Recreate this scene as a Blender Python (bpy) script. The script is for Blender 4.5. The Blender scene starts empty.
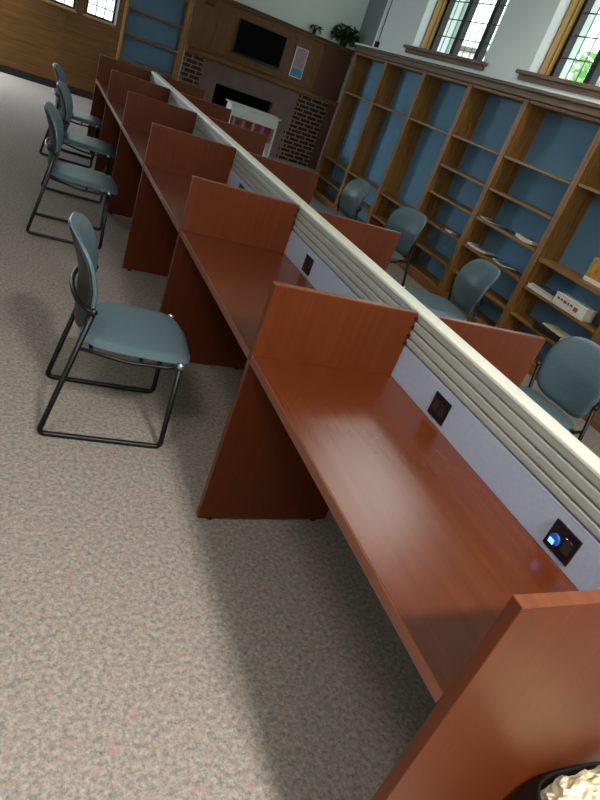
import bpy, bmesh, math, random
from mathutils import Vector, Matrix
random.seed(7)
S = bpy.context.scene
COL = S.collection

# ------------------------------------------------------------------ helpers
def link(o, parent=None):
    COL.objects.link(o)
    if parent is not None:
        o.parent = parent
    return o

def empty(name, loc=(0, 0, 0), rz=0.0):
    o = bpy.data.objects.new(name, None)
    o.empty_display_size = .1
    o.location = loc
    o.rotation_euler = (0, 0, rz)
    return link(o)

def tag(o, label, cat, group=None):
    o['label'] = label
    o['category'] = cat
    if group:
        o['group'] = group
    return o

def struct(o):
    o['kind'] = 'structure'
    return o

def obj(name, bm, mats, parent=None, loc=None, smooth=False, rz=0.0):
    bmesh.ops.recalc_face_normals(bm, faces=bm.faces)
    me = bpy.data.meshes.new(name)
    bm.to_mesh(me)
    bm.free()
    if not isinstance(mats, (list, tuple)):
        mats = [mats]
    for m in mats:
        me.materials.append(m)
    if smooth:
        for p in me.polygons:
            p.use_smooth = True
    o = bpy.data.objects.new(name, me)
    if loc is not None:
        o.location = loc
    o.rotation_euler = (0, 0, rz)
    return link(o, parent)

def box(bm, x0, x1, y0, y1, z0, z1, bev=0.0, seg=2, mat=0):
    t = bmesh.new()
    vs = [t.verts.new(p) for p in ((x0, y0, z0), (x1, y0, z0), (x1, y1, z0), (x0, y1, z0),
                                   (x0, y0, z1), (x1, y0, z1), (x1, y1, z1), (x0, y1, z1))]
    for f in ((0, 3, 2, 1), (4, 5, 6, 7), (0, 1, 5, 4), (1, 2, 6, 5), (2, 3, 7, 6), (3, 0, 4, 7)):
        t.faces.new([vs[i] for i in f])
    if bev > 0:
        bmesh.ops.bevel(t, geom=list(t.edges), offset=bev, segments=seg, affect='EDGES', profile=.5)
    merge(bm, t, mat)
    return bm

def merge(bm, t, mat=0, M=None):
    mp = {}
    for v in t.verts:
        mp[v] = bm.verts.new(M @ v.co if M is not None else v.co)
    for f in t.faces:
        try:
            nf = bm.faces.new([mp[v] for v in f.verts])
            nf.material_index = mat
            nf.smooth = f.smooth
        except ValueError:
            pass
    t.free()

def fillet(pts, r, n=5):
    pts = [Vector(p) for p in pts]
    out = [pts[0]]
    for i in range(1, len(pts) - 1):
        a, b, c = pts[i - 1], pts[i], pts[i + 1]
        u = (a - b); v = (c - b)
        rr = min(r, u.length * .45, v.length * .45)
        p0 = b + u.normalized() * rr
        p1 = b + v.normalized() * rr
        for k in range(n + 1):
            t = k / n
            out.append(p0 * (1 - t) ** 2 + b * 2 * t * (1 - t) + p1 * t * t)
    out.append(pts[-1])
    return out

def tube(bm, pts, r, n=10, r_fil=0.0, mat=0, radii=None):
    pts = fillet(pts, r_fil) if r_fil > 0 else [Vector(p) for p in pts]
    t = bmesh.new()
    T = []
    for i in range(len(pts)):
        a = pts[max(i - 1, 0)]; b = pts[min(i + 1, len(pts) - 1)]
        T.append((b - a).normalized())
    up = Vector((0, 0, 1)) if abs(T[0].z) < .9 else Vector((1, 0, 0))
    N = (up - T[0] * up.dot(T[0])).normalized()
    rings = []
    for i, p in enumerate(pts):
        N = (N - T[i] * N.dot(T[i])).normalized()
        B = T[i].cross(N)
        rr = radii[i] if radii else r
        rings.append([t.verts.new(p + (N * math.cos(2 * math.pi * k / n) + B * math.sin(2 * math.pi * k / n)) * rr) for k in range(n)])
    for i in range(len(rings) - 1):
        for k in range(n):
            f = t.faces.new((rings[i][k], rings[i][(k + 1) % n], rings[i + 1][(k + 1) % n], rings[i + 1][k]))
            f.smooth = True
    t.faces.new(rings[0][::-1]); t.faces.new(rings[-1])
    merge(bm, t, mat)
    return bm

def lathe(bm, prof, n=32, cx=0, cy=0, mat=0):
    t = bmesh.new()
    rings = [[t.verts.new((cx + r * math.cos(2 * math.pi * k / n), cy + r * math.sin(2 * math.pi * k / n), z)) for k in range(n)] for r, z in prof]
    for i in range(len(rings) - 1):
        for k in range(n):
            f = t.faces.new((rings[i][k], rings[i][(k + 1) % n], rings[i + 1][(k + 1) % n], rings[i + 1][k]))
            f.smooth = True
    merge(bm, t, mat)
    return bm

def prism(bm, poly, axis, a, b, mat=0):
    """extrude a 2-D polygon along an axis: 'y' -> poly is (x,z); 'x' -> (y,z)"""
    t = bmesh.new()
    mk = (lambda p, s: (p[0], s, p[1])) if axis == 'y' else (lambda p, s: (s, p[0], p[1]))
    A = [t.verts.new(mk(p, a)) for p in poly]
    B = [t.verts.new(mk(p, b)) for p in poly]
    n = len(poly)
    t.faces.new(A); t.faces.new(B[::-1])
    for i in range(n):
        t.faces.new((A[i], B[i], B[(i + 1) % n], A[(i + 1) % n]))
    merge(bm, t, mat)
    return bm

def copy_tree(o, parent=None):
    kids = list(o.children)
    c = o.copy()
    COL.objects.link(c)
    if parent is not None:
        c.parent = parent
    for k in kids:
        copy_tree(k, c)
    return c

# ------------------------------------------------------------------ materials
def lin(h):
    h = h.lstrip('#')
    out = []
    for i in (0, 2, 4):
        c = int(h[i:i + 2], 16) / 255
        out.append(c / 12.92 if c <= .04045 else ((c + .055) / 1.055) ** 2.4)
    return (*out, 1)

def base_mat(name, rough=.5, spec=.5, metal=0.0):
    m = bpy.data.materials.new(name)
    m.use_nodes = True
    b = m.node_tree.nodes['Principled BSDF']
    b.inputs['Roughness'].default_value = rough
    b.inputs['Specular IOR Level'].default_value = spec
    b.inputs['Metallic'].default_value = metal
    return m, m.node_tree, b

def N(nt, t, **kw):
    n = nt.nodes.new(t)
    for k, v in kw.items():
        setattr(n, k, v)
    return n

def ramp(nt, stops):
    r = N(nt, 'ShaderNodeValToRGB')
    e = r.color_ramp.elements
    while len(e) < len(stops):
        e.new(.5)
    for i, (p, c) in enumerate(stops):
        e[i].position = p
        e[i].color = c
    return r

def mottled(name, c0, c1, scale=8, rough=.5, spec=.4, bump=0.0, metal=0.0, detail=4):
    m, nt, b = base_mat(name, rough, spec, metal)
    tc = N(nt, 'ShaderNodeTexCoord')
    nz = N(nt, 'ShaderNodeTexNoise')
    nz.inputs['Scale'].default_value = scale
    nz.inputs['Detail'].default_value = detail
    r = ramp(nt, [(.3, lin(c0)), (.7, lin(c1))])
    nt.links.new(tc.outputs['Object'], nz.inputs['Vector'])
    nt.links.new(nz.outputs['Fac'], r.inputs['Fac'])
    nt.links.new(r.outputs['Color'], b.inputs['Base Color'])
    if bump:
        bp = N(nt, 'ShaderNodeBump')
        bp.inputs['Strength'].default_value = bump
        bp.inputs['Distance'].default_value = .004
        nt.links.new(nz.outputs['Fac'], bp.inputs['Height'])
        nt.links.new(bp.outputs['Normal'], b.inputs['Normal'])
    return m

def wood(name, stops, axis='z', rough=.35, spec=.5, fine=1.0, coat=0.0, detail=7):
    """streaky grain running along the given axis"""
    m, nt, b = base_mat(name, rough, spec)
    tc = N(nt, 'ShaderNodeTexCoord')
    mp = N(nt, 'ShaderNodeMapping')
    lo, hi = 1.2, 34 * fine
    mp.inputs['Scale'].default_value = {'x': (lo, hi, hi), 'y': (hi, lo, hi), 'z': (hi, hi, lo)}[axis]
    nz = N(nt, 'ShaderNodeTexNoise')
    nz.inputs['Scale'].default_value = 1.6
    nz.inputs['Detail'].default_value = detail
    nz.inputs['Roughness'].default_value = .62
    n2 = N(nt, 'ShaderNodeTexNoise')
    n2.inputs['Scale'].default_value = 2.2
    mx = N(nt, 'ShaderNodeMath', operation='MULTIPLY_ADD')
    mx.inputs[1].default_value = .25
    nt.links.new(tc.outputs['Object'], mp.inputs['Vector'])
    nt.links.new(mp.outputs['Vector'], nz.inputs['Vector'])
    nt.links.new(tc.outputs['Object'], n2.inputs['Vector'])
    sc = N(nt, 'ShaderNodeMath', operation='MULTIPLY')
    sc.inputs[1].default_value = .75
    nt.links.new(nz.outputs['Fac'], sc.inputs[0])
    nt.links.new(n2.outputs['Fac'], mx.inputs[0])
    nt.links.new(sc.outputs[0], mx.inputs[2])
    r = ramp(nt, [(p, lin(c)) for p, c in stops])
    nt.links.new(mx.outputs[0], r.inputs['Fac'])
    nt.links.new(r.outputs['Color'], b.inputs['Base Color'])
    b.inputs['Coat Weight'].default_value = coat
    b.inputs['Coat Roughness'].default_value = .26
    return m

MAH = [(.25, '#51230b'), (.5, '#5d280d'), (.75, '#682f11')]
M = {}
M['mah_v'] = wood('mahogany_upright', MAH, 'z', .40, .28)
M['mah_y'] = wood('mahogany_top', MAH, 'y', .27, .5, fine=.6, coat=.16, detail=3)
M['mah_edge'] = wood('mahogany_edge', [(.3, '#64331c'), (.7, '#80492f')], 'y', .3, .5)
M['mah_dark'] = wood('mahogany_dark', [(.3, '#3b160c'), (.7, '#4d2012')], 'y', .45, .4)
OAK = [(.3, '#6e4b20'), (.5, '#89602a'), (.7, '#a0743a')]
SHADED_OAK = [(.3, '#523510'), (.5, '#6b4718'), (.7, '#825a26')]  # far-wall oak, its colour darkened to carry the low light there
M['oak_v'] = wood('oak_upright', OAK, 'z', .45, .4)
M['oak_y'] = wood('oak_shelf', OAK, 'y', .45, .4)
M['oak_x'] = wood('oak_board', OAK, 'x', .45, .4)
M['shaded_oak_v'] = wood('shaded_oak_panel', SHADED_OAK, 'z', .45, .35)
M['shaded_oak_x'] = wood('shaded_oak_board', SHADED_OAK, 'x', .45, .35)
M['oak_frame'] = wood('oak_frame', [(.3, '#8a6128'), (.7, '#c19850')], 'z', .45, .4)
M['oak_brown'] = wood('oak_brown', [(.3, '#5a4432'), (.7, '#79604a')], 'y', .5, .4)
M['walnut'] = wood('walnut', [(.3, '#4a2210'), (.7, '#5f2f18')], 'z', .4, .4)
M['blue_back'] = mottled('blue_back', '#668fac', '#6e97b4', 3, .7, .25)
M['vinyl'] = mottled('vinyl', '#566b74', '#5d727b', 60, .40, .5, .05)
M['shell'] = mottled('shell', '#222422', '#2a2c2a', 40, .5, .4)
M['black_metal'] = mottled('black_metal', '#070707', '#0b0b0b', 20, .42, .35)
M['chrome'] = mottled('chrome', '#b9bcbc', '#d0d3d3', 20, .25, .5, metal=.8)
M['cream'] = mottled('cream', '#dcdccd', '#e4e4d6', 4, .4, .4)
M['rib'] = mottled('rib', '#a9aaa4', '#b1b2ac', 5, .5, .4)
M['lilac'] = mottled('lilac', '#aab2c9', '#b3bbd0', 90, .8, .2)
M['black_plastic'] = mottled('black_plastic', '#0f0f10', '#171718', 30, .35, .5)
M['slot'] = mottled('slot', '#2a2422', '#352c28', 30, .5, .4)
M['plaster'] = mottled('plaster', '#dfe9ea', '#e5eeee', 2, .85, .2)
M['plaster_white'] = mottled('plaster_white', '#e3ecea', '#ebf2f0', 2, .8, .2)
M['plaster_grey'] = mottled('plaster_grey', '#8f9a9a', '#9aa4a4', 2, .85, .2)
M['ceiling'] = mottled('ceiling', '#d5d8d2', '#dcdfd9', 2, .9, .2)
M['window_metal'] = mottled('window_metal', '#121213', '#18181a', 20, .5, .4)
M['lead'] = mottled('lead', '#4a4846', '#575451', 20, .5, .4)
M['baseboard'] = mottled('baseboard', '#171412', '#211c19', 5, .5, .4)
M['surround'] = mottled('surround', '#685450', '#74605b', 5, .7, .3)
M['soot'] = mottled('soot', '#0a0909', '#12100f', 8, .9, .1)
M['screen'] = mottled('screen', '#040404', '#070707', 3, .6, .05)
M['paper'] = mottled('paper', '#dedcd2', '#e9e7de', 12, .8, .2)
M['paper_cream'] = mottled('paper_cream', '#d9cfa9', '#ece4c6', 14, .75, .2)
M['red_print'] = mottled('red_print', '#a34a48', '#b05a56', 30, .7, .2)
M['blue_print'] = mottled('blue_print', '#3c8aa6', '#4d9ab4', 30, .7, .2)
M['pink'] = mottled('pink', '#b08c98', '#ba98a4', 40, .7, .2)
M['red_cover'] = mottled('red_cover', '#8e2f3a', '#9d3a44', 20, .5, .3)
M['grey_cover'] = mottled('grey_cover', '#55606a', '#6a757f', 20, .5, .3)
M['dark_cover'] = mottled('dark_cover', '#1d1b18', '#2a2622', 20, .4, .4)
M['amber'] = mottled('amber', '#a36d22', '#d8a248', 30, .5, .3)
M['white_enamel'] = mottled('white_enamel', '#dde3e0', '#e6ece9', 6, .35, .5)
M['leaf'] = mottled('leaf', '#183314', '#2b4f20', 9, .5, .4)
M['leaf_out'] = mottled('leaf_out', '#8fb87c', '#b9d9a8', 3, .7, .2)
M['bark'] = mottled('bark', '#4a3b2c', '#5e4c3a', 9, .9, .1)
M['pot'] = mottled('pot', '#2b2320', '#3a302b', 9, .6, .3)
M['roofing'] = mottled('roofing', '#5c554e', '#6c655d', 4, .8, .2)
M['grass'] = mottled('grass', '#4e6a3a', '#6d8a50', 3, .95, .1)

def carpet():
    m, nt, b = base_mat('carpet', .95, .1)
    tc = N(nt, 'ShaderNodeTexCoord')
    def noise(scale, detail, rough, off):
        mp = N(nt, 'ShaderNodeMapping')
        mp.inputs['Location'].default_value = off
        nz = N(nt, 'ShaderNodeTexNoise')
        nz.inputs['Scale'].default_value = scale
        nz.inputs['Detail'].default_value = detail
        nz.inputs['Roughness'].default_value = rough
        nt.links.new(tc.outputs['Object'], mp.inputs['Vector'])
        nt.links.new(mp.outputs['Vector'], nz.inputs['Vector'])
        return nz
    a = noise(62, 8, .82, (0, 0, 0))
    r = ramp(nt, [(.30, lin('#474341')), (.48, lin('#918780')), (.68, lin('#c0b5a9'))])
    nt.links.new(a.outputs['Fac'], r.inputs['Fac'])
    p = noise(30, 5, .6, (5, 3, 1))
    rp = ramp(nt, [(.52, (0, 0, 0, 1)), (.66, (.55, .55, .55, 1))])
    nt.links.new(p.outputs['Fac'], rp.inputs['Fac'])
    m1 = N(nt, 'ShaderNodeMix', data_type='RGBA')
    nt.links.new(rp.outputs['Color'], m1.inputs[0])
    nt.links.new(r.outputs['Color'], m1.inputs[6])
    m1.inputs[7].default_value = lin('#a8847a')
    t = noise(36, 5, .6, (1, 9, 4))
    rt = ramp(nt, [(.53, (0, 0, 0, 1)), (.68, (.5, .5, .5, 1))])
    nt.links.new(t.outputs['Fac'], rt.inputs['Fac'])
    m2 = N(nt, 'ShaderNodeMix', data_type='RGBA')
    nt.links.new(rt.outputs['Color'], m2.inputs[0])
    nt.links.new(m1.outputs[2], m2.inputs[6])
    m2.inputs[7].default_value = lin('#6f7a78')
    nt.links.new(m2.outputs[2], b.inputs['Base Color'])
    bp = N(nt, 'ShaderNodeBump')
    bp.inputs['Strength'].default_value = .5
    bp.inputs['Distance'].default_value = .006
    nt.links.new(a.outputs['Fac'], bp.inputs['Height'])
    nt.links.new(bp.outputs['Normal'], b.inputs['Normal'])
    return m
M['carpet'] = carpet()

def brick(name, c1, c2, mortar, scale=1.0, w=.21, h=.075, msize=.012):
    m, nt, b = base_mat(name, .85, .2)
    tc = N(nt, 'ShaderNodeTexCoord')
    mp = N(nt, 'ShaderNodeMapping')
    mp.inputs['Rotation'].default_value = (math.radians(-90), 0, 0)
    br = N(nt, 'ShaderNodeTexBrick')
    br.inputs['Color1'].default_value = lin(c1)
    br.inputs['Color2'].default_value = lin(c2)
    br.inputs['Mortar'].default_value = lin(mortar)
    br.inputs['Scale'].default_value = scale
    br.inputs['Mortar Size'].default_value = msize
    br.inputs['Brick Width'].default_value = w
    br.inputs['Row Height'].default_value = h
    nt.links.new(tc.outputs['Object'], mp.inputs['Vector'])
    nt.links.new(mp.outputs['Vector'], br.inputs['Vector'])
    nt.links.new(br.outputs['Color'], b.inputs['Base Color'])
    return m
M['brick'] = brick('fireplace_brick', '#2a1d1a', '#3b2924', '#8c7460', msize=.010)
M['brick_out'] = brick('outdoor_brick', '#d8c3b0', '#e2cfbd', '#ece4d8', w=.5, h=.18, msize=.02)

def glass_mat():
    m = bpy.data.materials.new('window_glass')
    m.use_nodes = True
    nt = m.node_tree
    nt.nodes.clear()
    out = N(nt, 'ShaderNodeOutputMaterial')
    tr = N(nt, 'ShaderNodeBsdfTransparent')
    tr.inputs['Color'].default_value = (.93, .96, .95, 1)
    gl = N(nt, 'ShaderNodeBsdfGlossy')
    gl.inputs['Roughness'].default_value = .03
    mx = N(nt, 'ShaderNodeMixShader')
    mx.inputs[0].default_value = .06
    nt.links.new(tr.outputs[0], mx.inputs[1])
    nt.links.new(gl.outputs[0], mx.inputs[2])
    nt.links.new(mx.outputs[0], out.inputs['Surface'])
    return m
M['glass'] = glass_mat()

def glow(name, c, s):
    m, nt, b = base_mat(name, .4)
    b.inputs['Base Color'].default_value = lin(c)
    b.inputs['Emission Color'].default_value = lin(c)
    b.inputs['Emission Strength'].default_value = s
    return m
M['usb_glow'] = glow('usb_glow', '#6fb4ff', 1.6)
M['usb_blue'] = mottled('usb_blue', '#1c4fae', '#2a62c4', 20, .35, .5)

# ------------------------------------------------------------------ dimensions
DP, H, PITCH, W, T, DR = .574, 1.0, 1.275, .068, .028, .577   # carrel depth, divider height, bay pitch, screen width
DESK, XB, YB = .74, 2.88, 10.25                               # desk height, bookcase front, back wall
XW = 3.15                                                     # right wall face
CEIL = 5.2
XL, YF, XA, YE = -5.0, -4.2, 4.08, 7.56                       # left wall, front wall, nook wall, end of right wall

# ------------------------------------------------------------------ room shell
struct(obj('floor', box(bmesh.new(), XL, XA, YF, YB, -.1, 0), M['carpet']))
struct(obj('ceiling', box(bmesh.new(), XL - .3, XA + .3, YF - .3, YB + .4, CEIL, CEIL + .1), M['ceiling']))
struct(obj('wall_left', box(bmesh.new(), XL - .2, XL, YF - .2, YB + .3, 0, CEIL), M['plaster']))
struct(obj('wall_front', box(bmesh.new(), XL, XW + .4, YF - .2, YF, 0, CEIL), M['plaster']))
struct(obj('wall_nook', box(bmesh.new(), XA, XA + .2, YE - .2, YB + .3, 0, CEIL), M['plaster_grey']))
WT = .5                                                       # right wall thickness
winA = (4.83, 6.50); winB = (2.38, 4.055)
WZ0, WZ1 = 2.30, 4.9
bm = bmesh.new()
box(bm, XW, XW + WT, YF, YE, 0, WZ0)
box(bm, XW, XW + WT, YF, YE, WZ1, CEIL)
for a, b_ in ((YF, winB[0]), (winB[1], winA[0]), (winA[1], YE)):
    box(bm, XW, XW + WT, a, b_, WZ0, WZ1)
struct(obj('wall_right', bm, M['plaster']))
struct(obj('trim_1', box(bmesh.new(), XW - .014, XW - .0005, YE - .04, YE + .03, 2.17, CEIL - .01, .004), M['plaster_white']))
bm = bmesh.new()
tube(bm, [(XW - .006, YE - .09, 2.17), (XW - .006, YE - .085, CEIL - .02)], .005, 8)  # thin dark upright line beside the corner trim
box(bm, XW - .03, XW, YE - .14, YE - .05, 2.19, 2.27, .006)
tag(obj('wall_stripe', bm, M['baseboard']), 'thin dark stripe up the corner of the wall at the far end of the bookcases', 'conduit')

# windows in the right wall: white splay, oak frame, dark metal casements with leaded lights
def wall_window(n, y0, y1):
    r = struct(empty('window_%d' % n, (XW, 0, 0)))
    bm = bmesh.new()
    for a, b_ in ((y1 - .012, y1), (y0, y0 + .012)):
        box(bm, 0, .115, a, b_, WZ0, WZ1 - .012)
    box(bm, 0, .115, y0, y1, WZ1 - .012, WZ1)
    struct(obj('window_reveal', bm, M['plaster_white'], r))
    bm = bmesh.new()
    for a, b_ in ((y1 - .03, y1 - .001), (y0 + .001, y0 + .03)):
        box(bm, .116, .245, a, b_, WZ0, WZ1 - .03, .004)
        box(bm, .19, .245, a - .012 if a > y0 + .5 else a, b_ if a > y0 + .5 else b_ + .012, WZ0, WZ1 - .03, .004)
    box(bm, .116, .245, y0 + .001, y1 - .001, WZ1 - .03, WZ1 - .001, .004)
    struct(obj('window_frame', bm, M['oak_frame'], r))
    bm = bmesh.new()
    w = y1 - y0
    ms = [y0 + .04, y0 + w / 3 + .005, y0 + 2 * w / 3 - .005, y1 - .04]
    for i, y in enumerate(ms):
        hw = .04 if i in (0, 3) else .038
        box(bm, .246, .335, y - hw + (.002 if i == 0 else 0), y + hw - (.002 if i == 3 else 0), WZ0 + .001, WZ1 - .002, .004)
    box(bm, .246, .335, y0 + .002, y1 - .002, WZ1 - .04, WZ1 - .002, .004)
    box(bm, .246, .335, y0 + .002, y1 - .002, WZ0 + .001, WZ0 + .035, .004)
    struct(obj('casement', bm, M['window_metal'], r))
    for i in range(3):
        a, b_ = ms[i] + .037, ms[i + 1] - .037
        struct(obj('pane', box(bmesh.new(), .296, .30, a, b_, WZ0 + .03, WZ1 - .03), M['glass'], r))
        bm = bmesh.new()
        for k in (1, 2):
            y = a + (b_ - a) * k / 3
            box(bm, .288, .295, y - .004, y + .004, WZ0 + .03, WZ1 - .03)
        z = WZ0 + .235
        while z < WZ1 - .1:
            box(bm, .287, .296, a, b_, z - .005, z + .005)
            z += .2
        struct(obj('leading', bm, M['lead'], r))
    bm = bmesh.new()
    box(bm, -.07, .246, y0 - .09, y1 + .10, WZ0 - .035, WZ0, .008)
    box(bm, -.035, 0, y0 - .06, y1 + .07, WZ0 - .085, WZ0 - .035, .008)
    # the sill board sits on the wall, notched into the opening
    struct(obj('window_sill', bm, M['oak_brown'], r))
    return r
# lower the wall top a little under each sill so that the board beds in
wall_window(1, *winA)
wall_window(2, *winB)

# ------------------------------------------------------------------ back wall with panelling, leaded windows, built-in shelves and fireplace
bw = bmesh.new()
X1, X2, X3, X4 = -1.12, -.67, -.52, -.07        # two window lights
BZ0, BZ1 = 1.20, 2.45
NX0, NX1 = .085, 1.03                             # recessed shelves
for x0, x1, z0, z1 in ((XL, X1, 0, CEIL), (X2, X3, BZ0, BZ1), (X4, NX0, 0, CEIL), (X1, X4, 0, BZ0), (X1, X4, BZ1, CEIL),
                       (NX1, 1.73, 0, CEIL), (1.73, 2.84, .905, CEIL), (2.84, XA, 0, CEIL), (NX0, NX1, 2.6, CEIL)):
    box(bw, x0, x1, YB, YB + .4, z0, z1)
struct(obj('wall_back', bw, M['plaster']))
bm = bmesh.new()
box(bm, XL, X1 - .03, YB - .02, YB, .11, 2.5)
box(bm, X1 - .03, X4 + .03, YB - .02, YB, .11, BZ0 - .03)
box(bm, X2 + .0, X3 - .0, YB - .03, YB, BZ0 - .03, 2.5)
box(bm, X4 + .03, .045, YB - .02, YB, .11, 2.5)
box(bm, X1 - .03, X4 + .03, YB - .02, YB, BZ1, 2.5)
for z in (.56, .84):                                   # raised rails and stiles of the panelling
    box(bm, XL, .045, YB - .026, YB - .0195, z - .035, z + .035, .003)
for x in (-2.7, -1.77, -.83):
    box(bm, x - .04, x + .04, YB - .0265, YB - .0195, .11, BZ0 - .05, .003)
struct(obj('trim_2', bm, M['shaded_oak_x']))
struct(obj('baseboard_back', box(bmesh.new(), XL, NX0 - .03, YB - .03, YB, 0, .11, .004), M['baseboard']))
for n, (a, b_) in ((3, (X1, X2)), (4, (X3, X4))):
    r = struct(empty('window_%d' % n, (a, YB, 0)))
    w = b_ - a
    bm = bmesh.new()
    for p in ((0, .035, BZ0, BZ1), (w - .035, w, BZ0, BZ1), (.035, w - .035, BZ0, BZ0 + .035), (.035, w - .035, BZ1 - .035, BZ1)):
        box(bm, p[0] + .001, p[1] - .001, .03, .08, p[2] + .001, p[3] - .001, .004)
    struct(obj('casement', bm, M['window_metal'], r))
    struct(obj('pane', box(bmesh.new(), .034, w - .034, .05, .055, BZ0 + .034, BZ1 - .034), M['glass'], r))
    bm = bmesh.new()
    for k in (1, 2):
        x = .035 + (w - .07) * k / 3
        box(bm, x - .007, x + .007, .044, .051, BZ0 + .034, BZ1 - .034)
    z = BZ0 + .17
    while z < BZ1 - .06:
        box(bm, .034, w - .034, .043, .052, z - .007, z + .007)
        z += .15
    struct(obj('leading', bm, M['lead'], r))
    struct(obj('window_sill', box(bmesh.new(), -.03, w + .03, -.05, 0, BZ0 - .03, BZ0, .005), M['oak_frame'], r))
struct(obj('trim_3', box(bmesh.new(), .046, .084, YB - .05, YB, 0, 2.6, .006), M['oak_frame']))
# recessed shelves with a blue back
t = empty('built_in_shelves', ((NX0 + NX1) / 2, YB, 0))
tag(t, 'blue backed built-in shelves in the far wall, left of the fireplace', 'bookshelf')
hw = (NX1 - NX0) / 2 - .001
obj('back_panel', box(bmesh.new(), -hw, hw, .27, .28, 0, 2.59), M['blue_back'], t)
for s in (-1, 1):
    obj('side_panel', box(bmesh.new(), *sorted((s * hw, s * (hw - .025))), .0, .269, 0, 2.59, .003), M['oak_v'], t)
for z in (.08, .42, .76, 1.14, 1.52, 1.90, 2.28):
    obj('shelf', box(bmesh.new(), -hw + .026, hw - .026, .005, .269, z - .014, z + .014, .003), M['oak_x'], t)
obj('face_frame', box(bmesh.new(), hw - .02, hw + .06, -.02, -.001, 0, 2.59, .004), M['oak_v'], t)

# fireplace
fp = empty('fireplace', (2.5, YB, 0))
tag(fp, 'fireplace with a mauve surround, dark brick sides and an oak overmantel on the far wall', 'fireplace')
L = lambda x: x - 2.5
yb = -.003
bm = bmesh.new()
box(bm, L(1.42), L(1.735), yb - .12, yb, 0, 1.215)
box(bm, L(2.835), L(3.28), yb - .12, yb, 0, 1.215)
box(bm, L(1.735), L(2.835), yb - .12, yb, .895, 1.215)
obj('surround', bm, M['surround'], fp)
bm = bmesh.new()
box(bm, L(1.115), L(1.419), yb - .12, yb, 0, 1.215)
for i, z in enumerate((.78, .93, 1.08)):                       # toothed edge of the brick over the surround
    box(bm, L(1.40), L(1.45 if i == 1 else 1.43), yb - .126, yb - .0, z, z + .075)
obj('brick_pier', bm, M['brick'], fp)
bm = bmesh.new()
box(bm, L(3.281), L(3.90), yb - .12, yb, 0, 1.215)
for z in (.0, .15, .3, .45):
    box(bm, L(3.20), L(3.30), yb - .126, yb, z, z + .075)
obj('brick_pier', bm, M['brick'], fp)
bm = bmesh.new()
x0, x1 = L(1.736), L(2.834)
box(bm, x0, x1, .30, .33, 0, .89); box(bm, x0, x0 + .02, yb, .30, 0, .89); box(bm, x1 - .02, x1, yb, .30, 0, .89)
box(bm, x0, x1, yb, .33, .89, .9); box(bm, x0 + .02, x1 - .02, yb - .1, .30, 0, .015)
obj('firebox', bm, M['soot'], fp)
bm = bmesh.new()
box(bm, L(1.10), L(3.60), yb - .19, yb, 1.216, 1.30, .012)
box(bm, L(1.10), L(3.60), yb - .215, yb, 1.30, 1.335, .01)
obj('mantel', bm, M['shaded_oak_x'], fp)
obj('mantel', box(bmesh.new(), L(3.61), L(4.075), yb - .15, yb, 1.216, 1.27, .01), M['shaded_oak_x'], fp)
bm = bmesh.new()
box(bm, L(1.10), L(3.52), yb - .05, yb, 1.336, 2.10)
for x in (1.12, 1.5, 2.95, 3.48):
    box(bm, L(x), L(x + .035), yb - .06, yb - .049, 1.345, 2.09, .004)
obj('overmantel', bm, M['shaded_oak_v'], fp)
obj('cabinet_panel', box(bmesh.new(), L(3.521), L(4.075), yb - .05, yb, 1.275, 2.10, .006), M['walnut'], fp)
obj('corner_post', box(bmesh.new(), L(3.902), L(4.075), yb - .10, yb, 0, 1.215, .006), M['walnut'], fp)
bm = bmesh.new()
box(bm, L(1.10), L(4.075), yb - .10, yb, 2.101, 2.15, .01)
box(bm, L(1.10), L(4.075), yb - .14, yb, 2.15, 2.175, .008)
obj('crown_ledge', bm, M['shaded_oak_x'], fp)
for x in (1.33, 3.6):
    prism(b := bmesh.new(), [(yb - .051, 1.97), (yb - .075, 1.985), (yb - .12, 2.06), (yb - .13, 2.099), (yb - .051, 2.099)], 'x', L(x) - .09, L(x) + .09)
    obj('corbel', b, M['shaded_oak_x'], fp)

tv = empty('television', (2.32, YB - .0635, 1.71))
tag(tv, 'black flat screen television mounted on the oak panel above the fireplace', 'television')
bm = bmesh.new()
box(bm, -.45, .45, -.05, -.005, -.265, .265, .008)
obj('housing', bm, M['black_plastic'], tv)
obj('screen', box(bmesh.new(), -.432, .432, -.053, -.0505, -.24, .247), M['screen'], tv)
po = empty('poster', (3.112, YB - .0655, 1.66))
tag(po, 'pink and blue poster hung on the oak panel right of the television', 'poster')
obj('backing', box(bmesh.new(), -.122, .122, -.012, 0, -.245, .245, .002), M['paper'], po)
bm = bmesh.new()
box(bm, -.108, .108, -.0135, -.0121, -.10, .232, mat=0)
box(bm, -.108, .108, -.0135, -.0121, -.232, -.10, mat=1)
for i in range(9):
    box(bm, -.09, .05 + .04 * random.random(), -.0142, -.0135, .20 - i * .03, .207 - i * .03, mat=2)
obj('print', bm, [M['pink'], M['blue_print'], M['grey_cover']], po)

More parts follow.
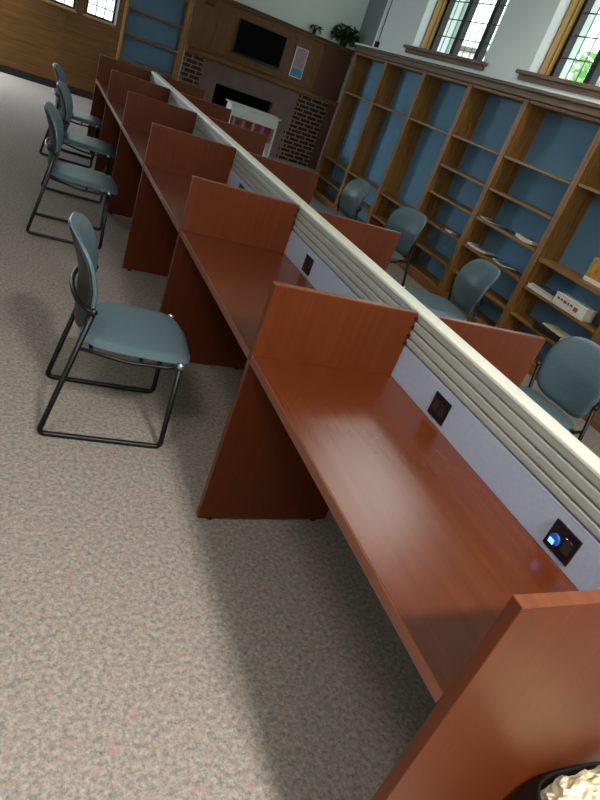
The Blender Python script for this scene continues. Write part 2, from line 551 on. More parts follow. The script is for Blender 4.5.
# plants on the ledge above the fireplace
def leafy(name, label, loc, rad, hgt, nl, pot_r):
    r = empty(name, loc)
    tag(r, label, 'plant')
    bm = bmesh.new()
    lathe(bm, [(0.001, 0), (pot_r * .75, 0), (pot_r, .1), (pot_r * 1.05, .105), (pot_r * .9, .105), (pot_r * .85, .085), (.001, .085)], 18)
    obj('pot', bm, M['pot'], r)
    bm = bmesh.new()
    for i in range(nl):
        a = random.uniform(0, 2 * math.pi)
        rr = rad * math.sqrt(random.random())
        z = .11 + hgt * random.random() * (1 - (rr / rad) ** 2 * .5)
        if rr > rad * .7:
            z -= .09 * random.random()
        c = Vector((rr * math.cos(a), min(rr * math.sin(a), .06) , max(z, .015)))
        d = Vector((math.cos(a), math.sin(a) * .6, random.uniform(-.6, .5))).normalized()
        s = d.cross(Vector((0, 0, 1))).normalized()
        u = s.cross(d)
        l = random.uniform(.05, .085)
        t = bmesh.new()
        P = [c, c + d * l * .35 + s * l * .32 + u * .008, c + d * l * .75 + s * l * .2, c + d * l, c + d * l * .75 - s * l * .2, c + d * l * .35 - s * l * .32 + u * .008]
        mid = t.verts.new(c + d * l * .5 - u * .008)
        vs = [t.verts.new(p) for p in P]
        for k in range(6):
            t.faces.new((mid, vs[k], vs[(k + 1) % 6]))
        merge(bm, t)
    o = obj('foliage', bm, M['leaf'], r)
    return r
leafy('potted_ivy', 'bushy dark green ivy on the ledge in the far corner beside the bookcases', (3.80, YB - .13, 2.176), .25, .24, 420, .075)
leafy('potted_plant', 'small green plant on the ledge over the fireplace, left of the bushy ivy', (3.22, YB - .075, 2.176), .085, .02, 40, .035)

# ------------------------------------------------------------------ bookcases along the right wall
edges = [7.49, 6.50, 5.48, 4.50, 3.54, 2.50, 1.50, .50]
zs_tall = [1.518, .60, .31]
zs_many = [1.525, 1.21, .915, .625, .34]
zs_low = [1.54, .875, .605, .345]
bl = ['tall bay bookcase at the far end beside the fireplace corner',
      'second tall bay bookcase from the fireplace end, behind the farthest chairs',
      'third tall bay bookcase from the fireplace, left of the closely shelved bays',
      'blue backed bookcase bay left of the magazine shelves, holding one small white packet',
      'blue backed bookcase bay with scattered magazines and papers on two shelves',
      'bookcase bay holding the white box and white books, behind the nearest blue chair',
      'bookcase bay nearest the camera at the right edge of the picture']
zlists = [zs_tall, zs_tall, zs_tall, zs_many, zs_many, zs_low, zs_low]
DB = XW - XB - .004
for i in range(7):
    y1, y0 = edges[i], edges[i + 1]
    r = empty('bookcase', (XB, (y0 + y1) / 2, 0))
    tag(r, bl[i], 'bookcase', 'bookcases along the window wall')
    h = (y1 - y0) / 2 - .0006
    for s in (-1, 1):
        a, b_ = sorted((s * h, s * (h - .036)))
        bm = box(bmesh.new(), 0, DB, a, b_, 0, 2.045, .003)
        # rebate strip that carries the shelf pins
        c, d = sorted((s * (h - .036), s * (h - .046)))
        box(bm, .055, .075, c, d, .09, 2.04)
        box(bm, .165, .185, c, d, .09, 2.04)
        obj('side_panel', bm, M['oak_v'], r)
    obj('back_panel', box(bmesh.new(), DB - .012, DB, -h + .0365, h - .0365, .06, 2.045), M['blue_back'], r)
    for z in zlists[i]:
        th = .019 if z == .875 else .0125
        obj('shelf', box(bmesh.new(), .004, DB - .0125, -h + .0465, h - .0465, z - th, z + th, .003), M['oak_y'], r)
    obj('top_panel', box(bmesh.new(), .004, DB - .0125, -h + .0465, h - .0465, 2.015, 2.044, .003), M['oak_y'], r)
    bm = box(bmesh.new(), .004, DB - .0125, -h + .0365, h - .0365, .07, .10, .003)
    box(bm, .0, .018, -h + .0365, h - .0365, 0, .0695, .003)
    obj('base', bm, M['oak_y'], r)
cr = empty('bookcase_cornice', (XB, 0, 2.046))
tag(cr, 'long brown cornice board running along the top of all the bookcases', 'cornice')
bm = bmesh.new()
box(bm, -.03, XW - XB - .004, edges[-1] - .02, edges[0] + .02, 0, .06, .006)
box(bm, -.045, XW - XB - .004, edges[-1] - .03, edges[0] + .03, .06, .09, .006)
obj('board', bm, M['oak_brown'], cr)
obj('capping', box(bmesh.new(), -.045, XW - XB - .004, edges[-1] - .03, edges[0] + .03, .0905, .108, .003), M['plaster_white'], cr)

# things lying on the shelves
def book(name, label, cat, x, y, z, dx, dy, dz, cover, pages='paper', rz=0.0, group=None, spine=1):
    r = empty(name, (x, y, z), rz)
    tag(r, label, cat, group)
    hx, hy = dx / 2, dy / 2
    bm = bmesh.new()
    box(bm, -hx, hx, -hy, hy, 0, .0022, .0008)
    box(bm, -hx, hx, -hy, hy, dz - .0022, dz, .0008)
    box(bm, hx - .003, hx, -hy, hy, .0022, dz - .0022)
    obj('cover', bm, M[cover], r)
    obj('pages', box(bmesh.new(), -hx + .004, hx - .0031, -hy + .004, hy - .004, .0023, dz - .0023), M[pages], r)
    return r
SX = XB + .13
g = 'books lying in the bay behind the nearest chair'
book('book', 'white book lying left of the white box on the bookcase shelf', 'book', SX - .02, 2.275, .6185, .19, .33, .034, 'paper', rz=.01, group=g)
book('book', 'thin grey-white book lying on top of the white book left of the box', 'book', SX - .015, 2.272, .653, .18, .30, .016, 'grey_cover', rz=-.05, group=g)
bx = empty('carton', (SX - .02, 1.905, .6185), .02)
tag(bx, 'white cardboard box with red printing on the shelf behind the nearest chair', 'box')
obj('carton_body', box(bmesh.new(), -.1, .03, -.18, .18, 0, .095, .003), M['paper'], bx)
obj('lid', box(bmesh.new(), -.102, .032, -.182, .182, .0955, .108, .004), M['paper'], bx)
bm = bmesh.new()
ys = .15
for w_ in (.03, .026, .034, .02, .03):
    box(bm, -.1012, -.1001, ys - w_, ys, .048 + .01 * random.random(), .074)
    ys -= w_ + .012
box(bm, -.1012, -.1001, -.10, -.055, .035, .07)
obj('printing', bm, M['red_print'], bx)
book('book', 'dark book with a pale page edge on the low shelf under the white box', 'book', SX - .03, 1.98, .3585, .2, .3, .06, 'dark_cover', rz=math.pi + .12)
book('book', 'thin pale book lying on the dark book on the low shelf', 'book', SX - .02, 1.95, .419, .17, .26, .014, 'paper_cream', rz=-.1)
pk = empty('carton', (SX + .03, 1.88, .8945), .1)
tag(pk, 'amber and white packet on the bookcase shelf at the right picture edge', 'packet')
obj('carton_body', box(bmesh.new(), -.08, .08, -.1, .1, 0, .2, .004), M['amber'], pk)
obj('band', box(bmesh.new(), -.082, .082, -.102, .102, .002, .04, .004), M['paper'], pk)
def magazine(label, y, z, dy, mat, rz, dz=.006, dx=.15):
    r = empty('magazine', (SX - .01, y, z), rz)
    tag(r, label, 'magazine', 'magazines scattered on the closely shelved bay')
    bm = bmesh.new()
    # slightly curled sheet
    n = 8
    for k in range(n):
        a, b_ = -dy / 2 + dy * k / n, -dy / 2 + dy * (k + 1) / n
        z0 = .008 * (abs(a) / (dy / 2)) ** 2; z1 = .008 * (abs(b_) / (dy / 2)) ** 2
        t = bmesh.new()
        v = [t.verts.new(p) for p in ((-dx / 2, a, z0), (dx / 2, a, z0), (dx / 2, b_, z1), (-dx / 2, b_, z1),
                                      (-dx / 2, a, z0 + dz), (dx / 2, a, z0 + dz), (dx / 2, b_, z1 + dz), (-dx / 2, b_, z1 + dz))]
        for f in ((0, 3, 2, 1), (4, 5, 6, 7), (0, 1, 5, 4), (1, 2, 6, 5), (2, 3, 7, 6), (3, 0, 4, 7)):
            t.faces.new([v[q] for q in f])
        merge(bm, t)
    bmesh.ops.remove_doubles(bm, verts=bm.verts, dist=.0001)
    obj('pages', bm, M['grey_cover'] if mat == 'dark_cover' else M['paper'], r)
    obj('front_cover', box(bmesh.new(), -dx / 2 + .004, dx / 2 - .004, -dy / 3, dy / 3, dz + .003, dz + .0045), M[mat], r)
magazine('grey magazine at the left end of the upper magazine shelf', 3.36, .9285, .24, 'grey_cover', .1)
magazine('thick white magazine at the right end of the upper magazine shelf', 2.78, .9285, .26, 'pink', -.08, .03)
magazine('dark curled magazine in the middle of the upper magazine shelf', 3.07, .9285, .22, 'dark_cover', .2)
magazine('pinkish magazine at the left of the lower magazine shelf, above a blue chair', 3.34, .6385, .28, 'pink', .1, .02)
magazine('pale blue-white magazine right of the chair back on the lower magazine shelf', 2.93, .6385, .24, 'blue_print', -.1, .01)
sc = tag(obj('paper_scrap', box(bmesh.new(), -.05, .05, -.06, .06, 0, .012, .003), M['paper'], loc=(SX - .05, 3.86, .6385)), 'small white paper packet on the middle shelf of the closely shelved bay', 'paper')

# ------------------------------------------------------------------ study carrels
ord_ = ['nearest the camera', 'second', 'third', 'fourth', 'fifth', 'sixth', 'farthest']
dl_left = ['large mahogany end panel nearest the camera, black wastebasket against its bright face',
           'mahogany carrel divider behind the nearest desk, full face and floor end visible',
           'mahogany carrel divider just behind the nearest left-hand chair',
           'fourth mahogany carrel divider from the camera on the left side',
           'fifth mahogany carrel divider from the camera, beside the second chair',
           'dark mahogany carrel divider second from the far end on the left side',
           'dark mahogany end divider farthest from the camera on the left side']
dl_right = ['', 'mahogany divider right of the screen, its corner pointing at the nearest blue chair',
            'mahogany divider right of the screen, in front of the third blue chair back',
            'mahogany divider right of the screen, below the brick fireplace pier',
            'mahogany divider right of the screen, in front of the white book cart',
            'mahogany divider right of the screen, left of the white book cart',
            'mahogany end divider right of the screen at the far end by the shelves']

def divider_mesh(x0, x1):
    bm = bmesh.new()
    box(bm, x0, x1, 0, T, .012, H - .0035, .002)
    return bm

def make_divider(side):
    r = empty('carrel_divider')
    x0, x1 = (-DP, -.0048) if side < 0 else (W + .0048, W + DR)
    obj('panel', divider_mesh(x0, x1), M['mah_v'], r)
    obj('edge_band', box(bmesh.new(), x0, x1, .001, T - .001, H - .0034, H, .001), M['mah_edge'], r)
    for k in (0, 1):
        cx = x0 + .05 if k == 0 else x1 - .05
        bm = lathe(bmesh.new(), [(.001, 0), (.014, 0), (.016, .004), (.012, .0118), (.001, .0118)], 14, cx, T / 2)
        obj('glide', bm, M['black_plastic'], r)
    xa, xb = (-.0046, -.0014) if side < 0 else (W + .0014, W + .0046)
    bm = box(bmesh.new(), xa, xb, .004, T - .004, .87, .986)
    for z in (.872, .905, .94, .973):
        box(bm, xa - (.010 if side < 0 else -.001), xb - (.001 if side < 0 else -.010), -.0045, .0042, z, z + .012)
    obj('bracket', bm, M['black_plastic'], r)
    return r
def make_end_panel():
    r = empty('end_panel')
    x0, x1 = -DP, W + DR
    obj('panel', divider_mesh(x0, x1), M['mah_v'], r)
    obj('edge_band', box(bmesh.new(), x0, x1, .001, T - .001, H - .0034, H, .001), M['mah_edge'], r)
    for cx in (x0 + .05, (x0 + x1) / 2, x1 - .05):
        obj('glide', lathe(bmesh.new(), [(.001, 0), (.014, 0), (.016, .004), (.012, .0118), (.001, .0118)], 14, cx, T / 2), M['black_plastic'], r)
    return r
o = make_end_panel()
o.location = (0, -PITCH, 0)
tag(o, dl_left[0], 'panel')
protoL = make_divider(-1)
for k in range(1, 7):
    o = protoL if k == 1 else copy_tree(protoL)
    o.location = (0, (k - 1) * PITCH, 0)
    tag(o, dl_left[k], 'divider', 'carrel dividers on the left of the screen')
protoR = make_divider(1)
for k in range(1, 7):
    o = protoR if k == 1 else copy_tree(protoR)
    o.location = (0, (k - 1) * PITCH, 0)
    tag(o, dl_right[k], 'divider', 'carrel dividers on the right of the screen')

# worktops, one to a bay
wl = ['nearest mahogany worktop with a broad window glare on it',
      'second mahogany worktop from the camera, between the nearest chair and the screen',
      'third mahogany worktop from the camera, behind the divider next to the nearest chair',
      'fourth mahogany worktop from the camera, beside the second chair',
      'fifth mahogany worktop from the camera, narrow strip by the third chair',
      'farthest dark mahogany worktop at the end of the row']
def make_top(side):
    r = empty('carrel_worktop')
    x0, x1 = (-DP, -.002) if side < 0 else (W + .002, W + DR)
    fx = x0 if side < 0 else x1
    y0, y1 = T + .0008, PITCH - .0008
    s = -side
    obj('board', box(bmesh.new(), *sorted((fx + s * .0035, x1 if side < 0 else x0)), y0, y1, DESK - .03, DESK, .0015), M['mah_y'], r)
    obj('edge_band', box(bmesh.new(), *sorted((fx, fx + s * .0034)), y0, y1, DESK - .03, DESK - .0005, .001), M['mah_edge'], r)
    return r
pt = make_top(-1)
for k in range(6):
    o = pt if k == 0 else copy_tree(pt)
    o.location = (0, (k - 1) * PITCH, 0)
    tag(o, wl[k], 'worktop', 'carrel worktops on the left of the screen')

pr = make_top(1)
wr = ['mahogany worktop hidden behind the screen, opposite the nearest desk', 'mahogany worktop hidden behind the screen, in front of the angled blue chair',
      'mahogany worktop hidden behind the screen, in front of the third blue chair', 'mahogany worktop hidden behind the screen, in front of the farthest right-hand chair',
      'mahogany worktop hidden behind the screen, second from the far end', 'mahogany worktop hidden behind the screen at the far end near the book cart']
for k in range(6):
    o = pr if k == 0 else copy_tree(pr)
    o.location = (0, (k - 1) * PITCH, 0)
    tag(o, wr[k], 'worktop', 'carrel worktops on the right of the screen')

# centre screen: modesty panel, lilac fabric, ribbed rail, cream cap, power outlets
Y0, Y1 = -PITCH + T + .001, 5 * PITCH + T
sp = empty('privacy_screen', (W / 2, 0, 0))
tag(sp, 'long pale privacy screen with ribbed sides and cream cap down the middle of the desks', 'screen')
hw = W / 2
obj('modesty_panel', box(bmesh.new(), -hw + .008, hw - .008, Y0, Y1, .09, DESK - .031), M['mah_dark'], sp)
obj('fabric_panel', box(bmesh.new(), -hw, hw, Y0, Y1, DESK - .0305, .8665), M['lilac'], sp)
# ribbed profile, both faces
zs = [.868, .897, .931, .966, .994]
poly = []
for a, b_ in zip(zs[:-1], zs[1:]):
    poly += [(-hw + .010, a), (-hw + .010, a + .0035), (-hw + .001, a + .006), (-hw - .0, a + .010), (-hw - .0, b_ - .004), (-hw + .002, b_ - .0005), (-hw + .010, b_)]
poly += [(-hw + .010, .9941)]
full = poly + [(-x, z) for x, z in reversed(poly)]
obj('slat_rail', prism(bmesh.new(), full, 'y', Y0, Y1), M['rib'], sp)
capp = []
for k in range(9):
    a = math.pi * (1 - k / 8)
    capp.append(((hw + .002) * (abs(math.cos(a)) ** .5) * (1 if math.cos(a) > 0 else -1), 1.001 + .007 * math.sin(a) ** .6 if 0 < k < 8 else 1.001))
capp = [(-hw - .002, .9945)] + capp + [(hw + .002, .9945)]
gaps = [Y0, 1 * PITCH + .01, 3 * PITCH + .01, Y1]
for a, b_ in zip(gaps[:-1], gaps[1:]):
    obj('cap_rail', prism(bmesh.new(), capp, 'y', a + (.012 if a != Y0 else 0), b_ - (.012 if b_ != Y1 else 0)), M['cream'], sp)
for g_ in gaps[1:-1]:
    obj('joint', box(bmesh.new(), -hw + .004, hw - .004, g_ - .0115, g_ + .0115, .9945, 1.0, .001), M['black_plastic'], sp)
obj('end_cap', box(bmesh.new(), -hw, hw, Y1 + .0005, Y1 + .006, DESK - .03, .993, .001), M['cream'], sp)

def outlet(y, glowing):
    bm = box(bmesh.new(), -.006, -.0003, -.046, .046, -.041, .041, .0018)
    o = obj('power_outlet', bm, M['black_plastic'], sp, (-hw, y, .797))
    bm = bmesh.new()
    for dy in (-.02, .02) if not glowing else (-.02,):
        box(bm, -.0068, -.006, dy - .014, dy + .014, -.02, .02, .0003)
    obj('socket', bm, M['slot'], o)
    if glowing:
        bm = bmesh.new()
        lathe(bm, [(.001, 0), (.017, 0), (.017, .004), (.012, .006), (.001, .006)], 20)
        bmesh.ops.rotate(bm, verts=bm.verts, cent=(0, 0, 0), matrix=Matrix.Rotation(math.radians(-90), 3, 'Y'))
        bmesh.ops.translate(bm, verts=bm.verts, vec=(-.006, .018, -.008))
        obj('charger_plug', bm, M['usb_blue'], o)
        bm = box(bmesh.new(), -.0145, -.0125, .012, .030, -.022, -.008, .0008)
        obj('indicator_light', bm, M['usb_glow'], o)
        obj('screw', lathe(bmesh.new(), [(.001, .018), (.003, .018), (.003, .02), (.001, .02)], 8), M['chrome'], o, (-.0075, -.008, 0))
for k in range(6):
    for off in (.345, .965):
        outlet((k - 1) * PITCH + off, k == 0 and off < .5)

# ------------------------------------------------------------------ chairs
def squircle(n, ry, rz, p=2.8, seg=48):
    out = []
    for k in range(seg):
        a = 2 * math.pi * k / seg
        c, s = math.cos(a), math.sin(a)
        out.append((ry * math.copysign(abs(c) ** (2 / p), c), rz * math.copysign(abs(s) ** (2 / p), s)))
    return out

def pad(front, back, ry, rz, pexp, rings=9, seg=48, widen=None):
    """closed cushion: front(u,v,edge) and back(...) give points for a disk mapped to a squircle"""
    bm = bmesh.new()
    sq = squircle(0, 1, 1, pexp, seg)
    def layer(fn, rs):
        L = []
        for r in rs:
            L.append([bm.verts.new(fn(a * r, b * r, r)) for a, b in sq])
        return L
    rs = [((k + 1) / rings) ** .8 for k in range(rings)]
    F = layer(front, rs); B = layer(back, rs)
    cf = bm.verts.new(front(0, 0, 0)); cb = bm.verts.new(back(0, 0, 0))
    n = seg
    for Lr, c in ((F, cf), (B, cb)):
        for k in range(n):
            bm.faces.new((c, Lr[0][k], Lr[0][(k + 1) % n]))
        for i in range(rings - 1):
            for k in range(n):
                bm.faces.new((Lr[i][k], Lr[i + 1][k], Lr[i + 1][(k + 1) % n], Lr[i][(k + 1) % n]))
    for k in range(n):
        bm.faces.new((F[-1][k], F[-1][(k + 1) % n], B[-1][(k + 1) % n], B[-1][k]))
    return bm

ZC, RZ, RY = .646, .196, .224
def spine_x(z):
    # centre-line of the back: upright at the bottom, curling away at the top
    t = (z - .46) / .41
    return -.168 - .015 * t - .085 * max((t - .45) / .55, 0) ** 1.5
def width_at(v):          # egg: widest a little above the middle
    return RY * (1 + .04 * v - .06 * v * v)
def back_surf(off, k):
    def fn(u, v, r):
        z = ZC + RZ * v * k
        y = width_at(v) * u * k
        x = spine_x(z) + .05 * (y / RY) ** 2 + off(r)
        return (x, y, z)
    return fn

def seat_surf(top):
    def fn(u, v, r):
        # u along x (depth), v along y
        x = .075 + .237 * u
        y = .248 * v * (1 - .05 * (1 - u))
        z0 = .428 + .006 * (abs(v) ** 2) - .026 * max(u, 0) ** 4
        if top:
            z = z0 + .030 * (1 - r ** 6) ** .5 - .006 * (1 - r * r)
        else:
            z = z0 - .018 * (1 - r ** 8) ** .5
        return (x, y, z)
    return fn

def make_chair():
    r = empty('side_chair')
    tr = .0115
    hy = .230
    for s in (-1, 1):
        y = s * hy
        bm = tube(bmesh.new(), [(.250, y, .425), (.256, y, tr), (-.240, y, tr), (-.118, y, .585)], tr, 10, .03)
        obj('sled_leg', bm, M['black_metal'], r)
        bm = tube(bmesh.new(), [(-.1535, y * .985, .425), (.05, y * .97, .394), (.215, y * .97, .402), (.246, y * .985, .43)], .008, 8, .03)
        obj('seat_rail', bm, M['black_metal'], r)
    bm = tube(bmesh.new(), [(.10, -hy * .965, .396), (.10, hy * .965, .396)], .008, 8)
    tube(bm, [(-.10, -hy * .965, .416), (-.10, -.1, .396), (-.10, .1, .396), (-.10, hy * .965, .416)], .008, 8, .03)
    obj('crossbar', bm, M['black_metal'], r)
    seat = obj('seat', pad(seat_surf(True), seat_surf(False), 1, 1, 3.6), M['vinyl'], r, smooth=True)
    back = obj('backrest', pad(back_surf(lambda q: .022 * (1 - q ** 5) ** .5 + .007, 1.0), back_surf(lambda q: -.006 + .006 * q, 1.0), 1, 1, 4.0), M['vinyl'], r, smooth=True)
    obj('back_shell', pad(back_surf(lambda q: -.0065 + .004 * q, .955), back_surf(lambda q: -.014 + .006 * q ** 4, .955), 1, 1, 4.0), M['shell'], back, smooth=True)
    # tube that wraps round the back of the shell
    pts = []
    for k in range(-8, 9):
        a = k / 8
        yy = math.sin(a * math.pi / 2) * .236
        x = -.121 - .085 * math.cos(a * math.pi / 2) ** 1.0
        z = .585 + .018 * math.cos(a * math.pi / 2)
        pts.append((x, yy, z))
    obj('back_bracket', tube(bmesh.new(), pts, .0105, 10), M['black_metal'], r)
    for (x, z) in ((.250, .425), (-.118, .588)):
        for s in (-1, 1):
            bm = lathe(bmesh.new(), [(.0005, -.012), (.013, -.012), (.015, 0), (.012, .008), (.0005, .0105)], 14)
            bmesh.ops.rotate(bm, verts=bm.verts, cent=(0, 0, 0), matrix=Matrix.Rotation(math.radians(-90 * s), 3, 'X'))
            obj('bolt_cap', bm, M['chrome'] if z < .5 else M['black_plastic'], r, (x, s * (hy + .009), z))
    return r

chairs = [
    (-.885, .700, -5, 'nearest blue-grey sled base chair standing alone on the open carpet at left', 'chairs on the left of the desks'),
    (-.935, 3.10, -6, 'blue-grey sled base chair second from the camera on the left side', 'chairs on the left of the desks'),
    (-.815, 4.33, -8, 'blue-grey sled base chair third from the camera on the left side', 'chairs on the left of the desks'),
    (-.815, 5.56, -8, 'blue-grey sled base chair farthest from the camera on the left side', 'chairs on the left of the desks'),
    (1.44, .50, 182, 'blue chair at the right picture edge in front of the white box', 'chairs on the right of the desks'),
    (1.68, 1.91, 170, 'angled blue chair in front of the bookcase bay with magazines', 'chairs on the right of the desks'),
    (1.82, 3.22, 190, 'blue chair behind the tip of a divider, before the closely shelved bay', 'chairs on the right of the desks'),
    (1.69, 4.14, 180, 'blue chair farthest from the camera on the bookcase side', 'chairs on the right of the desks'),
]
pc = make_chair()
for i, (x, y, a, lb, gr) in enumerate(chairs):
    o = pc if i == 0 else copy_tree(pc)
    o.location = (x, y, 0)
    o.rotation_euler = (0, 0, math.radians(a))
    tag(o, lb, 'chair', gr)

# ------------------------------------------------------------------ white book cart beyond the desks
ct = empty('book_cart', (1.74, 7.75, 0), math.radians(-4))
tag(ct, 'white metal book cart with red books, beyond the desks in front of the fireplace', 'cart')
for s in (-1, 1):
    bm = prism(bmesh.new(), [(-.19, .14), (.19, .14), (.19, .80), (.16, .85), (-.16, .85), (-.19, .80)], 'x', *sorted((s * .36, s * .33)))
    bmesh.ops.bevel(bm, geom=list(bm.edges), offset=.006, segments=2, affect='EDGES')
    obj('end_panel', bm, M['white_enamel'], ct)
bm = box(bmesh.new(), -.39, .39, -.2, .2, .851, .87, .008)
box(bm, -.329, .329, -.2, -.17, .715, .85, .006)
obj('top_shelf', bm, M['white_enamel'], ct)
for z in (.18, .48):
    obj('shelf', box(bmesh.new(), -.329, .329, -.18, .18, z, z + .02, .004), M['white_enamel'], ct)
for x in (-.32, .32):
    for y in (-.14, .14):
        bm = lathe(bmesh.new(), [(.0005, -.012), (.035, -.012), (.038, 0), (.035, .012), (.0005, .012)], 16)
        bmesh.ops.rotate(bm, verts=bm.verts, cent=(0, 0, 0), matrix=Matrix.Rotation(math.radians(90), 3, 'X'))
        bmesh.ops.translate(bm, verts=bm.verts, vec=(x, y, .038))
        box(bm, x - .012, x + .012, y - .018, y + .018, .07, .139, .002)
        obj('caster', bm, M['black_plastic'], ct)
for i in range(12):
    hgt = random.uniform(.19, .225)
    r_ = empty('book', (0, 0, 0), ct.rotation_euler.z)
    off = Matrix.Rotation(ct.rotation_euler.z, 3, 'Z') @ Vector((-.28 + i * .05, -.09, 0))
    r_.location = (1.74 + off.x, 7.75 + off.y, .5005)
    tag(r_, 'red or pink book standing on the middle shelf of the white book cart', 'book', 'books on the white book cart')
    bm = box(bmesh.new(), -.022, .022, -.07, .07, 0, hgt, .003)
    obj('cover', bm, M['red_cover'] if i % 3 else M['pink'], r_)
    obj('pages', box(bmesh.new(), -.018, .018, -.066, .0715, .003, hgt + .001), M['paper'], r_)

# ------------------------------------------------------------------ wastebasket with a crumpled bag at the nearest divider
wb = empty('wastebasket', (-.015, -1.414, 0))
tag(wb, 'black wastebasket standing against the nearest divider at the bottom right corner', 'wastebasket')
def loft(prof, n=56, p=4.0):
    bm = bmesh.new()
    rings = [[bm.verts.new((x, y, z)) for x, y in squircle(0, a_, b_, p, n)] for a_, b_, z in prof]
    for i in range(len(rings) - 1):
        for k in range(n):
            f = bm.faces.new((rings[i][k], rings[i][(k + 1) % n], rings[i + 1][(k + 1) % n], rings[i + 1][k]))
            f.smooth = True
    for ring in (rings[0], rings[-1]):
        bm.faces.new(ring)
    return bm
obj('bin_body', loft([(.13, .10, 0), (.134, .104, .006), (.163, .127, .40), (.159, .123, .40), (.128, .098, .010)]), M['black_plastic'], wb)
obj('rim', loft([(.1592, .1232, .4005), (.165, .129, .4005), (.166, .130, .405), (.164, .128, .410), (.1592, .1232, .409), (.1592, .1232, .401)]), M['black_plastic'], wb)
# open the rim ring
me = wb.children[-1].data
bb = bmesh.new(); bb.from_mesh(me)
bmesh.ops.delete(bb, geom=[f for f in bb.faces if len(f.verts) > 8], context='FACES_ONLY')
bb.to_mesh(me); bb.free()
from mathutils import noise as mn
bm = bmesh.new()
bmesh.ops.create_icosphere(bm, subdivisions=5, radius=1)
for v in bm.verts:
    d = v.co.normalized()
    f = 1 - .16 * abs(mn.noise(d * 3.1 + Vector((4, 1, 2)))) - .12 * abs(mn.noise(d * 6.3)) - .05 * abs(mn.noise(d * 15))
    f *= 1.08 / (abs(d.x) ** 3.2 + abs(d.y) ** 3.2 + abs(d.z) ** 3.2) ** (1 / 3.2)
    v.co = Vector((d.x * .150 * f, d.y * .117 * f, .335 + d.z * (.142 if d.z > 0 else .18) * f))
    v.co.x = max(min(v.co.x, .15), -.15); v.co.y = max(min(v.co.y, .115), -.115)
    if v.co.z < .36:
        q = (.36 - v.co.z) / .2
        v.co.x *= 1 - .12 * q; v.co.y *= 1 - .12 * q
bag = obj('crumpled_bag', bm, M['paper_cream'], None, (-.015, -1.414, .0))
tag(bag, 'crumpled cream paper bag stuffed in the black wastebasket at bottom right', 'bag')

# ------------------------------------------------------------------ outside, seen through the leaded windows
struct(obj('ground', box(bmesh.new(), XW + .6, 40, -25, 45, -.35, -.25), M['grass']))
bd = empty('brick_building', (15, 22, -.25))
tag(bd, 'pale brick building seen through the farther window above the bookcases', 'building')
obj('wall', box(bmesh.new(), -2, 4, -3.5, 8, 0, 4.3), M['brick_out'], bd)
bm = box(bmesh.new(), -2.15, 4.15, -3.65, 8.15, 4.3, 4.45, .02)
obj('roof', bm, M['roofing'], bd)
for y in (-2.2, 0.2, 2.6, 5.0):
    f = obj('window', box(bmesh.new(), -2.05, -1.99, y - .3, y + .3, 2.2, 3.6, .01), M['window_metal'], bd)
def tree(x, y, h, rr, label):
    r = empty('garden_tree', (x, y, -.25))
    tag(r, label, 'tree')
    obj('trunk', tube(bmesh.new(), [(0, 0, 0), (.05, .02, h * .3), (0, 0, h * .7)], .12, 10, radii=[.15, .11, .05]), M['bark'], r)
    bm = bmesh.new()
    for i in range(900):
        d = Vector((random.gauss(0, 1), random.gauss(0, 1), random.gauss(0, 1))).normalized() * (random.random() ** .4)
        c = Vector((d.x * rr, d.y * rr, h * .68 + d.z * h * .32))
        a = Vector((random.uniform(-1, 1), random.uniform(-1, 1), random.uniform(-1, 1))).normalized()
        b_ = a.cross(Vector((.3, .5, .8))).normalized()
        s = random.uniform(.10, .2)
        vs = [bm.verts.new(c + a * s), bm.verts.new(c + b_ * s * .5), bm.verts.new(c - a * s), bm.verts.new(c - b_ * s * .5)]
        bm.faces.new(vs)
    obj('crown', bm, M['leaf_out'], r)
tree(11.5, 12.3, 4.6, 1.5, 'light green tree outside the nearer window above the bookcases')

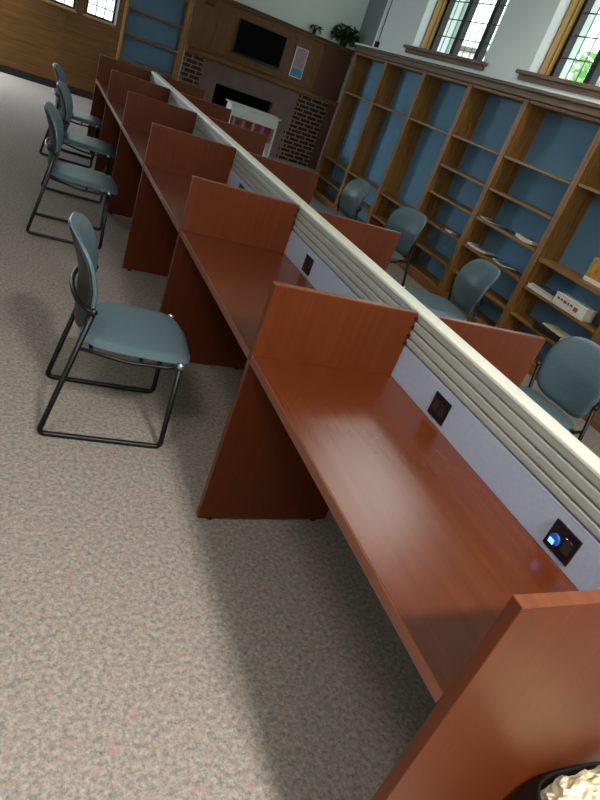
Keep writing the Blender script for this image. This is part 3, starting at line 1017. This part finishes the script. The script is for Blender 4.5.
# ------------------------------------------------------------------ light
w = bpy.data.worlds.new('sky')
S.world = w
w.use_nodes = True
nt = w.node_tree
bg = nt.nodes['Background']
tc = N(nt, 'ShaderNodeTexCoord')
sx = N(nt, 'ShaderNodeSeparateXYZ')
rp = ramp(nt, [(.0, (.55, .62, .60, 1)), (.35, (.92, .97, 1, 1)), (1, (.85, .93, 1, 1))])
nt.links.new(tc.outputs['Generated'], sx.inputs[0])
nt.links.new(sx.outputs['Z'], rp.inputs['Fac'])
nt.links.new(rp.outputs['Color'], bg.inputs['Color'])
bg.inputs['Strength'].default_value = 4.5

def area(name, loc, size, power, col=(1, .97, .9), rot=(0, 0, 0), spread=180):
    d = bpy.data.lights.new(name, 'AREA')
    d.shape = 'RECTANGLE'
    d.size, d.size_y = size
    d.energy = power
    d.color = col
    d.spread = math.radians(spread)
    o = bpy.data.objects.new(name, d)
    o.location = loc
    o.rotation_euler = rot
    link(o)
    return o
area('ceiling_lamp', (-.4, -3.7, 4.6), (.55, .45), 235, spread=128)
area('ceiling_lamp', (-2.3, -1.5, 3.5), (.9, .9), 52)
area('ceiling_lamp', (2.2, 2.5, 3.35), (.5, 1.7), 22)
# daylight from a window of the far wall beyond the left picture edge
d = area('far_window_daylight', (-3.0, 10.1, 1.5), (1.5, 1.0), 230, (.80, .91, 1), (math.radians(-38), 0, math.radians(20)))

# ------------------------------------------------------------------ camera
cam = bpy.data.cameras.new('camera')
cam.sensor_fit = 'VERTICAL'
cam.sensor_height = 32.0
cam.lens = 617.23 / 800 * 32
cam.clip_start = .02
co = link(bpy.data.objects.new('camera', cam))
R = ((0.88411593, -0.33572282, 0.32500649), (0.0993594, -0.54456745, -0.83281091), (0.45658158, 0.76859384, -0.44810353))
m = Matrix(((R[0][0], -R[1][0], -R[2][0], -1.3613296),
            (R[0][1], -R[1][1], -R[2][1], -1.72568799),
            (R[0][2], -R[1][2], -R[2][2], 1.59439499),
            (0, 0, 0, 1)))
co.matrix_world = m
S.camera = co
S.view_settings.view_transform = 'Standard'
S.view_settings.look = 'None'
S.view_settings.exposure = 0
S.view_settings.gamma = 1
S.view_settings.use_curve_mapping = False
